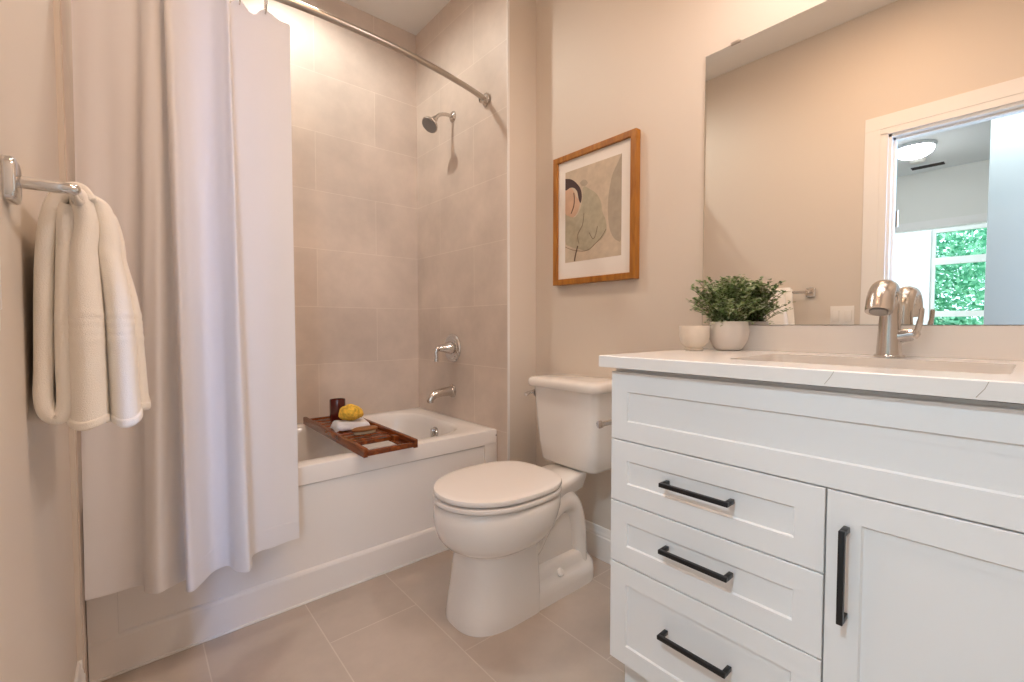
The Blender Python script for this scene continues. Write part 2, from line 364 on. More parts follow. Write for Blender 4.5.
def tree(x, y, h, r, seed, label):
    rnd = random.Random(seed); t = thing('garden_tree', label, 'tree', (x, y, -.3), 'trees outside the far window')
    MB().tube([(x, y, -.3), (x + .05, y, h * .4), (x - .04, y + .05, h * .8)], [.11, .085, .03], 10).build('trunk', M['bark'], t)
    bm = bmesh.new()
    for k in range(5200):
        u = Vector((rnd.gauss(0, 1), rnd.gauss(0, 1), rnd.gauss(0, 1))).normalized() * r * rnd.random() ** .4
        c = Vector((x + u.x, y + u.y, h * .55 + u.z * 1.25)); s = rnd.uniform(.035, .075)
        a = Vector((rnd.gauss(0, 1), rnd.gauss(0, 1), rnd.gauss(0, 1))).normalized(); b = a.orthogonal().normalized()
        bm.faces.new([bm.verts.new(c + q) for q in (a * s, b * s * .5, -a * s, -b * s * .5)])
    mb = MB(); mb.bm.free(); mb.bm = bm
    mb.build('crown', M['tree_leaf'], t, smooth=False)
tree(-8.3, 1.55, 3.7, 1.25, 1, 'bushy green tree behind the upper and middle window panes, seen in the mirror')
tree(-11.4, .3, 3.9, 1.5, 2, 'second green tree, deeper in the garden behind the far window')
tree(-6.75, .9, 1.0, .5, 3, 'low green bush under the window, seen in the mirror through the lowest pane')

# ------------------------------------------------------------------ bathtub
TY, TZ = 1.720, .508
bt = thing('bathtub', 'white alcove bathtub with a panelled apron under the tiled walls', 'bathtub', (.627, 2.11, 0))
m = MB(); x0, x1, y0, y1 = XA + .002, XT - .002, TY, YB - .002
rings = [rrect(x0, x1, y0, y1, .003, .44), rrect(x0, x1, y0, y1, .003, TZ - .006), rrect(x0 + .0018, x1 - .0018, y0 + .0018, y1 - .0018, .004, TZ - .0018), rrect(x0 + .006, x1 - .006, y0 + .006, y1 - .006, .006, TZ)]
O = (.02, 1.262, 1.800, 2.425)
for ins, z, r in ((-.012, TZ, .19), (-.004, TZ - .003, .185), (.004, TZ - .013, .18), (.012, TZ - .04, .175), (.035, .34, .16), (.06, .22, .14), (.085, .165, .11), (.13, .145, .09)):
    rings.append(rrect(O[0] + ins * 2.2, O[1] - ins, O[2] + ins, O[3] - ins, r, z))
m.loft(rings, cap0=False); m.build('basin', M['acrylic'], bt, angle=32)
# apron: skin with a recessed panel and a protruding foot band
m = MB(); y = TY
m.box(x0, x1, y + .010, y + .03, 0, .45)
m.box(x0, -.045, y, y + .02, .118, .442, .0).box(1.292, x1, y, y + .02, .118, .442, .0)
m.loft([[(xx, y, 0), (xx, y, .108), (xx, y + .0035, .116), (xx, y + .0105, .121), (xx, y + .02, .121), (xx, y + .02, 0)] for xx in (x0, x1)])
m.loft([[(xx, y, .4405), (xx, y + .010, .432), (xx, y + .015, .44)] for xx in (-.045, 1.292)])
m.build('apron', M['acrylic'], bt, angle=20)
m = MB().lathe([(.001, .012), (.020, .012), (.032, .009), (.035, .0), (.035, -.006)], (1.241, 2.105, .435), axis=(-1, 0, .12), n=32); ov = m.build('overflow_plate', M['chrome'], bt)
MB().box(1.218, 1.232, 2.098, 2.112, .420, .462, .003).build('overflow_lever', M['chrome'], ov)
MB().lathe([(.04, 0), (.04, .004), (.02, .006), (.001, .006)], (1.08, 2.11, .146), n=28).build('drain', M['chrome'], bt)
MB().box(x0, x1, TY - .006, TY + .002, 0, .007, .002).build('caulk_line', M['trim'], bt)
m = MB().tube([(x1 - .004, TY - .0005, .478), (x1 - .004, TY + .004, .478)], .004, 10); m.build('screw_cap', M['spray'], bt)

# ------------------------------------------------------------------ shower hardware
def rod_y(x): return 1.798 - .108 * (1 - ((x - .627) / .74) ** 2)
RZ = 2.126
sr = thing('shower_rod', 'bowed satin metal shower curtain rod over the bathtub', 'curtain rod', (.627, 1.69, RZ))
xs = [XA + .004 + (XT - .004 - XA - .004) * k / 40 for k in range(41)]
MB().tube([(x, rod_y(x), RZ) for x in xs], .0125, 16).build('pole', M['satin'], sr)
for x, sgn in ((XT, -1), (XA, 1)):
    MB().lathe([(.033, .0), (.033, .006), (.028, .012), (.020, .018), (.018, .034), (.0145, .036), (.0125, .036)], (x + sgn * .0005, rod_y(x), RZ), axis=(sgn, .28 * 1, 0) if sgn < 0 else (sgn, -.0, 0), n=32, cap=False).build('flange', M['nickel'], sr)

sh = thing('overhead_shower', 'small chrome shower head on a bent arm on the tiled wall', 'shower head', (XT, 2.10, 2.149))
MB().lathe([(.0, .014), (.012, .014), (.022, .010), (.029, .003), (.029, 0)], (XT - .0005, 2.10, 2.149), axis=(-1, 0, 0), n=28).build('flange', M['nickel'], sh)
arm = catmull([(XT - .002, 2.10, 2.149), (XT - .045, 2.10, 2.149), (XT - .085, 2.10, 2.135), (XT - .113, 2.10, 2.106)], 6)
MB().tube(arm, .0095, 14).build('arm', M['nickel'], sh)
ax = Vector((-.62, -.10, -.78)).normalized(); hp = Vector((XT - .113, 2.10, 2.106))
hd = MB().lathe([(.001, -.012), (.013, -.010), (.016, .004), (.012, .016), (.016, .022), (.033, .034), (.043, .048), (.046, .056), (.044, .060), (.041, .060)], hp, axis=ax, n=36).build('head', M['nickel'], sh)
MB().lathe([(.041, .0598), (.041, .0622), (.02, .0635), (.001, .064)], hp, axis=ax, n=36, cap=False).build('spray_face', M['spray'], hd)

vv = thing('shower_valve', 'round chrome valve plate with lever handle above the tub spout', 'faucet', (XT, 2.112, .892))
VC = (XT - .0005, 2.112, .892)
MB().lathe([(.079, 0), (.079, .004), (.074, .010), (.066, .012), (.060, .012), (.056, .016), (.045, .017), (.001, .017)], VC, axis=(-1, 0, 0), n=48).build('escutcheon', M['chrome'], vv)
hb = MB().lathe([(.036, .015), (.034, .026), (.027, .045), (.021, .070), (.017, .085), (.015, .092), (.001, .093)], VC, axis=(-1, 0, 0), n=32).build('hub', M['chrome'], vv)
MB().tube(catmull([(XT - .082, 2.112, .897), (XT - .102, 2.112, .892), (XT - .108, 2.112, .870), (XT - .108, 2.112, .822)], 5), [.012] * 5 + [.011] * 5 + [.0105] * 5 + [.012], 14).build('lever', M['chrome'], hb)

ts = thing('tub_spout', 'chrome tub spout below the shower valve', 'faucet', (XT, 2.12, .648))
p = catmull([(XT, 2.12, .652), (XT - .02, 2.12, .652), (XT - .07, 2.12, .650), (XT - .115, 2.12, .641), (XT - .138, 2.12, .622), (XT - .143, 2.12, .603)], 5)
r = [.034, .033, .031, .029, .0275, .0265, .0255, .0245, .024, .0235, .023, .0225, .022, .022, .0215, .021, .0205, .020, .0195, .019, .0185, .018, .018, .0175, .0175, .0175][:len(p)]
sp_ = MB().tube(p, r, 22).build('spout', M['nickel'], ts)
MB().lathe([(.037, 0), (.037, .004), (.033, .008)], (XT - .0005, 2.12, .652), axis=(-1, 0, 0), n=32).build('collar', M['nickel'], ts)
MB().lathe([(.0135, .001), (.0135, -.001)], (XT - .143, 2.12, .602), n=20).build('outlet', M['spray'], sp_)

# ------------------------------------------------------------------ shower curtain
HB = [(-0.107, 1.627), (-0.069, 1.631), (-0.029, 1.629), (0.013, 1.616), (0.017, 1.573), (0.042, 1.543), (0.07, 1.557), (0.108, 1.571), (0.104, 1.505), (0.117, 1.495), (0.14, 1.529), (0.176, 1.583), (0.213, 1.582), (0.225, 1.533), (0.251, 1.505), (0.266, 1.534), (0.285, 1.608), (0.352, 1.63), (0.428, 1.634)]
HT = [(-0.100, 1.766), (-0.070, 1.768), (-0.022, 1.767), (0.043, 1.76), (0.051, 1.739), (0.072, 1.724), (0.091, 1.731), (0.103, 1.738), (0.101, 1.705), (0.113, 1.7), (0.133, 1.715), (0.17, 1.735), (0.216, 1.727), (0.244, 1.698), (0.258, 1.682), (0.266, 1.695), (0.276, 1.731), (0.373, 1.73), (0.451, 1.725)]
hb_ = catmull([(a, b, 0) for a, b in HB], 7); ht_ = catmull([(a, b, 0) for a, b in HT], 7)
hooks = [.375, .300, .205, .110, .010, -.080]
def top_z(x):
    d = min(abs(x - k) for k in hooks)
    return 2.086 - (.020 + .030 * (x < .37)) * smooth(d / .055)
rows = []
NZ = 46
for j in range(NZ + 1):
    t = j / NZ; row = []
    for i, (a, b) in enumerate(zip(ht_, hb_)):
        zt = top_z(a.x); zb = .288 + .004 * math.sin(a.x * 30)
        w = .0035 * math.sin(i * .55 + t * 4.0) * math.sin(t * PI)
        e = t ** 1.0
        row.append((lerp(a.x, b.x, e), lerp(a.y, b.y, e) + w, lerp(zt, zb, t)))
    rows.append(row)
cu = MB().grid(rows).build('shower_curtain', M['curtain'], None, angle=180, solid=.0014, loc=(.16, 1.66, 2.07), crisp=True)
tag(cu, 'long white fabric shower curtain gathered at the towel end of the tub', 'curtain')
hem = MB().grid([[(lerp(a.x, b.x, t), lerp(a.y, b.y, t) - .0006, lerp(top_z(a.x), .288, t)) for a, b in zip(ht_, hb_)] for t in (.966, .975, 1.0)])
hm = hem.build('hem', M['curtain'], cu, angle=180, solid=.0020, crisp=True)
for k, x in enumerate(hooks):
    y = rod_y(x); i = min(range(len(ht_)), key=lambda q: abs(ht_[q].x - x)); yy = ht_[i].y
    pts = [(x + .001 * math.cos(a), lerp(y, yy, .35 - .65 * math.sin(a) * .5) + .021 * math.cos(a), RZ - .020 + .036 * math.sin(a)) for a in [2 * PI * q / 28 for q in range(29)]]
    lab = ('small metal curtain ring nearest the free edge of the curtain', 'second metal curtain ring from the free edge of the curtain')
    o = MB().tube(pts, .0022, 8, cap=False).build('curtain_ring', M['nickel'], None, angle=180, loc=(x, y, RZ))
    tag(o, lab[k] if k < 2 else 'metal curtain ring on the rod, towards the wall with the towel', 'curtain ring', 'metal rings on the shower rod')

# ------------------------------------------------------------------ bath tray and what lies on it
TX0, TX1, TY0, TY1 = .672, .905, 1.668, 2.455; tz = TZ + .001
tr = thing('bath_tray', 'reddish brown slatted wooden tray laid across the bathtub', 'tray', (.79, 2.06, tz))
for xx in (TX0, TX1 - .018): MB().box(xx, xx + .018, TY0, TY1, tz, tz + .036, .003).build('side_rail', M['tray'], tr)
for yy in (TY0, TY1 - .018): MB().box(TX0 + .018, TX1 - .018, yy, yy + .018, tz + .004, tz + .025, .003).build('end_rail', M['tray'], tr)
ys = [1.858 + .0705 * k for k in range(8)]
m = MB()
for y in ys: m.box(TX0 + .018, TX1 - .018, y, y + .058, tz + .010, tz + .022, .002)
for x in (TX0 + .03, TX1 - .05): m.box(x, x + .02, TY0 + .018, TY1 - .018, tz + .003, tz + .0105)
m.build('slat', M['tray'], tr)
m = MB().box(TX0 + .018, TX1 - .018, 1.832, 1.846, tz + .006, tz + .022, .002).box(.862, .884, 1.800, 1.832, tz + .006, tz + .030, .002)
m.build('divider', M['tray'], tr)
for xa, xb, ya, yb in ((TX0 + .060, TX0 + .100, 1.90, 1.915), (TX1 - .10, TX1 - .055, 1.90, 1.915), (TX1 - .10, TX1 - .06, 1.83, 1.843)):
    MB().box(xa, xb, ya, yb, tz + .0215, tz + .0225).build('slot', M['dark'], tr, smooth=False)
st = tz + .0225
cd = thing('candle', 'dark red glass candle jar at the far end of the bath tray', 'candle', (.795, 2.300, st))
MB().lathe([(.001, 0), (.030, 0), (.036, .004), (.038, .012), (.038, .110), (.0375, .112), (.0355, .110), (.0355, .088), (.001, .087)], (.795, 2.300, st), n=40).build('jar', M['amber'], cd)
MB().lathe([(.035, .0885), (.035, .094), (.001, .094)], (.795, 2.300, st), n=32).build('wax', M['wax'], cd)
MB().tube([(.795, 2.30, st + .094), (.796, 2.30, st + .104)], .0012, 8).build('wick', M['wick'], cd)
# folded white washcloth
ck = MB(); rows = []
for j in range(13):
    t = j / 12; row = []
    for i in range(15):
        u = i / 14; zz = st + .040 + .004 * math.sin(u * 5 + t * 3)
        edge = max(0, (abs(u - .5) - .40) / .10); zz -= .036 * edge ** 3
        if t < .15: zz -= .034 * ((.15 - t) / .15) ** 2.2
        if t > .88: zz -= .026 * ((t - .88) / .12) ** 2
        row.append((.700 + .158 * u + .010 * t, 2.035 + .115 * t - .035 * (u - .5) * 1.0, max(zz, st + .0015)))
    rows.append(row)
ck.grid(rows)
ck.loft([rrect(.709, .858, 2.042, 2.145, .02, st + .0006), rrect(.706, .861, 2.04, 2.147, .02, st + .013), rrect(.709, .858, 2.043, 2.144, .02, st + .036)])
wc = ck.build('washcloth', M['curtain'], None, angle=180, loc=(.78, 2.09, st), subs=1)
tag(wc, 'folded white washcloth under the yellow sponge on the bath tray', 'cloth')
# yellow sea sponge
t_ = bmesh.new(); bmesh.ops.create_icosphere(t_, subdivisions=4, radius=1)
rs = random.Random(5); bumps = [(Vector((rs.gauss(0, 1), rs.gauss(0, 1), rs.gauss(0, 1))).normalized(), rs.uniform(.03, .07)) for _ in range(60)]
for v in t_.verts:
    n_ = v.co.normalized(); k = 1.0
    for d_, a_ in bumps:
        q = n_.dot(d_)
        if q > .9: k += a_ * ((q - .9) / .1)
    v.co = Vector((.782 + n_.x * .051 * k, 2.085 + n_.y * .045 * k, st + .077 + n_.z * .036 * k))
mb = MB(); mb.bm.free(); mb.bm = t_
spg = mb.build('sponge', M['sponge'], None, angle=180, loc=(.782, 2.085, st + .042))
tag(spg, 'round yellow sponge sitting on the folded washcloth', 'sponge')
br_ = thing('bath_brush', 'oval wooden brush lying beside the white washcloth on the tray', 'brush', (.80, 1.965, st))
def oval(cx, cy, a, b, z, n=32): return [(cx + a * math.cos(2 * PI * k / n), cy + b * math.sin(2 * PI * k / n), z) for k in range(n)]
MB().loft([oval(.80, 1.968, .056, .026, st + .012), oval(.80, 1.968, .060, .030, st + .016), oval(.80, 1.968, .060, .030, st + .022), oval(.80, 1.968, .050, .022, st + .027)]).build('back', M['brush_wood'], br_)
MB().loft([oval(.80, 1.968, .050, .021, st + .0005), oval(.80, 1.968, .052, .023, st + .012)]).build('bristles', M['bristle'], br_)

# ------------------------------------------------------------------ toilet
YT = 1.26
to = thing('toilet', 'white two-piece toilet with closed lid between tub and vanity', 'toilet', (1.15, YT, 0))
def egg(xf, xb, hw, z, n=56, ef=2.0, eb=2.3, k=.56):
    """plan outline, pointed to -x at xf, blunt at xb; k = where the widest point lies"""
    xc = lerp(xf, xb, k); out = []
    for i in range(n):
        a = 2 * PI * i / n; c, s = math.cos(a), math.sin(a)
        e = eb if c > 0 else ef; L_ = (xb - xc) if c > 0 else (xc - xf)
        out.append((xc + L_ * math.copysign(abs(c) ** (2 / e), c), YT + hw * math.copysign(abs(s) ** (2 / e), s), z))
    return out
m = MB()
prof = [(.812, 1.108, .134, 0, 2.7, 9, .62), (.812, 1.108, .134, .012, 2.7, 9, .62), (.819, 1.108, .131, .06, 2.7, 9, .62), (.832, 1.107, .127, .13, 2.7, 9, .62), (.842, 1.106, .124, .20, 2.7, 8, .62),
        (.847, 1.106, .123, .236, 2.6, 7, .6), (.842, 1.112, .127, .246, 2.5, 5, .6), (.822, 1.132, .143, .256, 2.3, 3.4, .58), (.795, 1.168, .163, .272, 2.15, 2.7, .56), (.776, 1.203, .180, .298, 2.05, 2.4, .55), (.764, 1.225, .190, .332, 2, 2.3, .54),
        (.760, 1.238, .194, .366, 2, 2.3, .54), (.762, 1.242, .193, .395, 2, 2.3, .54), (.769, 1.240, .188, .408, 2, 2.3, .54), (.786, 1.232, .174, .413, 2, 2.3, .54)]
m.loft([egg(a, b, c, z, ef=ef, eb=eb, k=k) for a, b, c, z, ef, eb, k in prof])
# deck carrying the tank
m.loft([[(x, YT + s * hw, z) for s, z in ((-1, zt - .006), (-.93, zt), (.93, zt), (1, zt - .006), (1, zt - .022), (.75, zb), (-.75, zb), (-1, zt - .022))] for x, hw, zt, zb in
        ((1.13, .124, .412, .30), (1.20, .116, .414, .33), (1.27, .101, .418, .345), (1.33, .090, .423, .350), (1.375, .084, .426, .352), (1.405, .076, .427, .354))])
# trapway swelling on both sides, rear column, core
tp = catmull([(1.04, YT, .16), (1.11, YT, .20), (1.155, YT, .255), (1.205, YT, .305), (1.265, YT, .330), (1.322, YT, .305), (1.350, YT, .23), (1.358, YT, .12), (1.362, YT, .02)], 4)
m.tube(tp, [(.056, .103)] * 12 + [(.062, .105)] * 21, 26, up=(0, 0.001, 1))
m.box(1.04, 1.36, YT - .080, YT + .080, .02, .34, .02)
# stepped foot flange with a rounded shoulder
m.loft([rrect(.98, xb, YT - hw, YT + hw, .11, z, 8) for z, hw, xb in ((0, .130, 1.462), (.035, .129, 1.461), (.058, .126, 1.456), (.070, .120, 1.446), (.076, .112, 1.436), (.092, .1085, 1.430), (.112, .106, 1.426), (.124, .100, 1.418), (.131, .088, 1.405), (.134, .06, 1.38))])
m.build('bowl', M['porcelain'], to, angle=60)
for s in (-1, 1):
    MB().lathe([(.016, -.01), (.016, .004), (.012, .009), (.001, .011)], (1.215, YT + s * .111, .088), axis=(0, s * .85, .5), n=20).build('bolt_cap', M['porcelain'], to)
# seat ring and lid
def slab(xf, xb, hw, z0, z1, bev, dome=0.0):
    q = MB(); R_ = []
    for ins, z in ((bev, z0), (bev * .3, z0 + bev * .3), (0, z0 + bev), (0, z1 - bev), (bev * .3, z1 - bev * .3), (bev, z1), (bev * 4, z1 + dome * .35), (bev * 9, z1 + dome * .75), (bev * 16, z1 + dome)):
        R_.append(egg(xf + ins, xb - ins, hw - ins, z, k=.50, eb=3.0, ef=2.05))
    return q.loft(R_)
s_ = slab(.762, 1.226, .192, .4195, .4355, .004); s_.loft([egg(.80, 1.19, .15, .410, k=.5), egg(.80, 1.19, .15, .442, k=.5)])
s_.build('seat', M['seat'], to, angle=40)
slab(.764, 1.228, .191, .4415, .461, .006, .004).build('lid', M['seat'], to, angle=40)
for s in (-1, 1): MB().tube([(1.222, YT + s * .095, .432), (1.222, YT + s * .055, .432)], .013, 14).build('seat_hinge', M['seat'], to)
# tank
def tankring(x0, x1, hw, z, r=.035): return rrect(x0, x1, YT - hw, YT + hw, r, z, 6)
MB().loft([tankring(1.378, 1.525, .130, .429, .03), tankring(1.364, 1.53, .144, .434), tankring(1.355, 1.534, .151, .447), tankring(1.347, 1.536, .160, .52), tankring(1.339, 1.536, .169, .64), tankring(1.333, 1.536, .177, .756)]).build('tank', M['porcelain'], to, angle=50)
MB().loft([tankring(1.330, 1.538, .180, .756), tankring(1.316, 1.542, .190, .7575), tankring(1.312, 1.543, .194, .764), tankring(1.311, 1.543, .195, .781), tankring(1.315, 1.541, .191, .790), tankring(1.325, 1.535, .182, .795), tankring(1.36, 1.51, .15, .798)]).build('tank_lid', M['porcelain'], to, angle=50)
MB().tube([(1.45, YT + .06, .426), (1.45, YT + .06, .431)], .02, 12).build('tank_bolt', M['dark'], to)
lv = MB().lathe([(.001, .022), (.012, .021), (.015, .015), (.015, .004), (.019, .002), (.019, 0)], (1.362, YT + .172, .722), axis=(0, 1, 0), n=24).build('flush_lever', M['chrome'], to)
MB().tube(catmull([(1.362, YT + .190, .722), (1.354, YT + .197, .722), (1.340, YT + .201, .719), (1.324, YT + .203, .713)], 4), [.007] * 5 + [.0075] * 4 + [.0085] * 4, 14).build('lever_arm', M['chrome'], lv)

# ------------------------------------------------------------------ vanity
VX, VY0, VY1, ST_ = .981, -.235, .741, .2505                   # drawer-front plane, ends of the cabinet
va = thing('vanity_cabinet', 'white shaker vanity cabinet with black pulls below the mirror', 'cabinet', (1.26, .25, 0))
m = MB().box(VX + .020, VX + .036, VY0, VY1, .115, .902).box(VX + .036, XR - .002, VY0, VY0 + .016, .115, .902).box(VX + .036, XR - .002, VY1 - .016, VY1, .115, .902).box(VX + .036, XR - .002, VY0 + .016, VY1 - .016, .115, .131).box(XR - .014, XR - .002, VY0 + .016, VY1 - .016, .131, .902)
m.box(VX + .036, XR - .014, ST_ - .008, ST_ + .008, .131, .70)
m.build('body', M['cab'], va, smooth=False)
MB().box(VX + .065, XR - .002, VY0 + .004, VY1 - .004, 0, .117).build('toe_kick', M['cab'], va, smooth=False)
def shaker(name, y0, y1, z0, z1, fr=.050):
    q = MB(); d = .005
    q.box(VX + d + .0008, VX + .0190, y0 + .004, y1 - .004, z0 + .004, z1 - .004)
    # frame drawn as one ring with a chamfered inner edge
    def ring(ins, x): return [(x, y1 - ins, z0 + ins), (x, y0 + ins, z0 + ins), (x, y0 + ins, z1 - ins), (x, y1 - ins, z1 - ins)]
    q.loft([ring(0, VX + .0195), ring(0, VX + .0012), ring(.0012, VX), ring(fr, VX), ring(fr + .003, VX + d), ring(fr + .02, VX + d)], cap0=False, cap1=False)
    return q.build(name, M['cab'], va, smooth=False)
G = .0016
shaker('false_front', VY0, VY1, .7175, .896)
ST = .2505
dr = []
for z0, z1, hz in ((.5525, .7145, .640), (.3865, .5495, .479), (.117, .3835, .270)):
    o = shaker('drawer', ST + G, VY1, z0, z1); dr.append(o)
    h = MB()
    h.box(VX - .034, VX - .024, .416, .578, hz - .005, hz + .005, .0012)
    for y in (.416, .568): h.box(VX - .026, VX + .001, y, y + .010, hz - .005, hz + .005, .0012)
    h.build('handle', M['black'], o, angle=30)
do = shaker('door', VY0, ST - G, .117, .7145, .052)
h = MB().box(VX - .034, VX - .024, .213, .223, .486, .655, .0012)
for z in (.486, .645): h.box(VX - .026, VX + .001, .213, .223, z, z + .010, .0012)
h.build('handle', M['black'], do, angle=30)

# countertop with an undermount sink opening
CT, CB, CX = .938, .908, .960
ct = thing('countertop', 'white quartz vanity countertop with low backsplash', 'countertop', (1.255, .25, CB))
CY0, CY1 = -.262, .767
S0, S1, SY0, SY1 = 1.090, 1.392, .030, .487
m = MB(); n_ = 8
out_t = rrect(CX + .002, XR - .002, CY0, CY1, .002, CT, n_); out_s = rrect(CX, XR - .002, CY0, CY1 + .002, .002, CT - .002, n_); out_b = rrect(CX, XR - .002, CY0, CY1 + .002, .002, CB, n_)
in_t = rrect(S0, S1, SY0, SY1, .025, CT, n_); in_b = rrect(S0, S1, SY0, SY1, .025, CB, n_)
m.loft([in_b, in_t, out_t, out_s, out_b], loop=True)
slab_o = m.build('slab', M['quartz'], ct, angle=30)
MB().box(XR - .022, XR - .002, CY0, CY1, CT, 1.017, .0015).build('backsplash', M['quartz'], ct, smooth=False)
def vein(pts):
    MB().tube(pts, .0005, 6).build('vein', M['art_taupe'], slab_o)
vein([(CX + .0001, .238, CT - .002), (CX, .243, CT - .012), (CX, .252, CT - .026)])
vein([(CX + .0001, .047, CT - .002), (CX, .051, CT - .013), (CX, .060, CT - .027)])
sk = thing('sink', 'rectangular white undermount sink set into the countertop', 'sink', (1.24, .258, .78))
rr = [rrect(S0 - .02, S1 + .02, SY0 - .02, SY1 + .02, .035, CB - .001), rrect(S0 - .002, S1 + .002, SY0 - .002, SY1 + .002, .03, CB - .001), rrect(S0 + .004, S1 - .004, SY0 + .004, SY1 - .004, .035, CB - .03), rrect(S0 + .015, S1 - .015, SY0 + .015, SY1 - .015, .045, .82), rrect(S0 + .04, S1 - .04, SY0 + .04, SY1 - .04, .05, .795), rrect(S0 + .1, S1 - .1, SY0 + .16, SY1 - .16, .04, .788)]
MB().loft(rr, cap0=False).build('bowl', M['porcelain'], sk, angle=60)
MB().lathe([(.022, 0), (.022, .003), (.012, .005), (.001, .005)], (1.24, .258, .7885), n=24).build('drain', M['chrome'], sk)

# faucet: tapering column that swells over into a broad down-turned spout
fx, fy = 1.462, .247
fa = thing('sink_faucet', 'polished nickel single-lever faucet behind the sink', 'faucet', (fx, fy, CT))
MB().lathe([(.031, 0), (.031, .004), (.029, .006), (.0265, .006)], (fx, fy, CT + .0003), n=36).build('base_ring', M['nickel'], fa)
p = catmull([(fx, fy, CT + .003), (fx - .002, fy, CT + .05), (fx - .003, fy, CT + .10), (fx - .010, fy, CT + .142), (fx - .036, fy, CT + .168), (fx - .074, fy, CT + .170), (fx - .104, fy, CT + .152), (fx - .120, fy, CT + .124), (fx - .126, fy, CT + .112)], 5)
rk = [(0, .0265, .0265), (.13, .0235, .0235), (.27, .0195, .0205), (.40, .0175, .022), (.52, .018, .0235), (.66, .0215, .0255), (.80, .0235, .0265), (.92, .0235, .0265), (1.0, .023, .026)]
def rad(t):
    for (a, u, v), (b, u2, v2) in zip(rk, rk[1:]):
        if t <= b: q = (t - a) / (b - a); return (lerp(u, u2, q), lerp(v, v2, q))
    return rk[-1][1:]
bo = MB().tube(p, [rad(i / (len(p) - 1)) for i in range(len(p))], 28, up=(.35, 0.0001, 1) if False else None).build('body', M['nickel'], fa, angle=70)
d = (p[-1] - p[-2]).normalized()
MB().lathe([(.018, -.001), (.018, .002), (.001, .002)], p[-1], axis=d, n=24).build('aerator', M['spray'], bo)
hb2 = MB().tube([(fx, fy - .016, CT + .052), (fx, fy - .030, CT + .055), (fx, fy - .046, CT + .058)], [.018, .017, .015], 22).build('handle_hub', M['chrome'], fa)
MB().tube(catmull([(fx, fy - .044, CT + .052), (fx - .001, fy - .052, CT + .066), (fx - .002, fy - .058, CT + .095), (fx - .003, fy - .060, CT + .122)], 5), [(.010, .010)] * 5 + [(.006, .011)] * 5 + [(.005, .010)] * 5 + [(.004, .008)], 16).build('lever', M['nickel'], hb2)

# wall mirror
mi = thing('wall_mirror', 'large frameless mirror above the vanity backsplash', 'mirror', (XR - .004, .255, 1.018))
MY0, MY1, MZ0, MZ1 = -.262, .777, 1.0185, 1.948
MB().box(XR - .0055, XR - .0005, MY0, MY1, MZ0, MZ1).build('edge', M['mirror_edge'], mi, smooth=False)
MB().box(XR - .0062, XR - .0055, MY0 + .001, MY1 - .001, MZ0 + .001, MZ1 - .001).build('glass', M['mirror'], mi, smooth=False)
for y in (.676, -.16): MB().box(XR - .010, XR - .0005, y - .015, y + .015, MZ1 - .004, MZ1 + .005, .001).build('clip', M['satin'], mi)

# potted plant
px, py, pz = 1.462, .648, CT + .0005
pl = thing('potted_plant', 'bushy small-leaved green plant in a white bowl on the counter', 'plant', (px, py, pz))
MB().lathe([(.001, 0), (.030, 0), (.038, .003), (.049, .018), (.0575, .040), (.060, .060), (.058, .078), (.0555, .090), (.0535, .092), (.0515, .089), (.053, .07), (.001, .068)], (px, py, pz), n=48).build('pot', M['pot'], pl)
MB().lathe([(.052, .074), (.03, .080), (.001, .081)], (px, py, pz), n=32).build('soil', M['soil'], pl)
rp = random.Random(21); st_ = MB(); lf = bmesh.new()
def leaf(c, d, up, L_, w):
    d = d.normalized(); s = d.cross(up).normalized(); nn = s.cross(d)
    P = [c, c + d * L_ * .35 + s * w + nn * w * .25, c + d * L_ * .75 + s * w * .75 + nn * w * .2, c + d * L_, c + d * L_ * .75 - s * w * .75 + nn * w * .2, c + d * L_ * .35 - s * w + nn * w * .25]
    vs = [lf.verts.new(q) for q in P]; mid = lf.verts.new(c + d * L_ * .5 - nn * w * .1)
    for a in range(6): lf.faces.new((vs[a], vs[(a + 1) % 6], mid))
for k in range(185):
    a = rp.uniform(0, 2 * PI); r0 = rp.uniform(0, .040); spread = rp.uniform(.01, .085); h_ = rp.uniform(.070, .160) - .45 * max(0, spread - .045)
    if k < 7: a = PI / 2 + rp.uniform(-.5, .5); spread = rp.uniform(.075, .115); h_ = rp.uniform(.05, .12)
    elif k < 12: a = -PI / 2 + rp.uniform(-.5, .5); spread = rp.uniform(.075, .105); h_ = rp.uniform(.05, .12)
    dx, dy = math.cos(a), math.sin(a)
    if dx > 0: spread *= .45
    b0 = Vector((px + dx * r0 * .8, py + dy * r0, pz + .076)); tip = b0 + Vector((dx * spread, dy * spread, h_))
    pts = catmull([b0, lerp(b0, tip, .5) + Vector((-dx * .006, -dy * .006, h_ * .10)), tip], 5)
    st_.tube(pts, [.0012 - .0006 * i / (len(pts) - 1) for i in range(len(pts))], 5)
    sparse = k < 12
    for i, q in enumerate(pts):
        if i < 2: continue
        for c_ in range(2 if sparse else 4):
            b_ = rp.uniform(0, 2 * PI); dd = Vector((math.cos(b_), math.sin(b_), rp.uniform(-.1, .8)))
            leaf(q + Vector((rp.uniform(-.003, .003), rp.uniform(-.003, .003), rp.uniform(-.004, .004))), dd, Vector((0, 0, 1)), rp.uniform(.009, .015), rp.uniform(.0034, .0056))
for k in range(14):      # trailing sprigs over the rim
    a = rp.uniform(0, 2 * PI); dx, dy = math.cos(a), math.sin(a)
    if dx > .5: continue
    b0 = Vector((px + dx * .045, py + dy * .045, pz + .09)); tip = b0 + Vector((dx * .022, dy * .022, -.012 + rp.uniform(0, .02)))
    for i in range(7):
        q = lerp(b0, tip, i / 6) + Vector((0, 0, .008 * math.sin(PI * i / 6))); b_ = rp.uniform(0, 2 * PI)
        leaf(q, Vector((math.cos(b_), math.sin(b_), rp.uniform(-.5, .5))), Vector((0, 0, 1)), .012, .004)
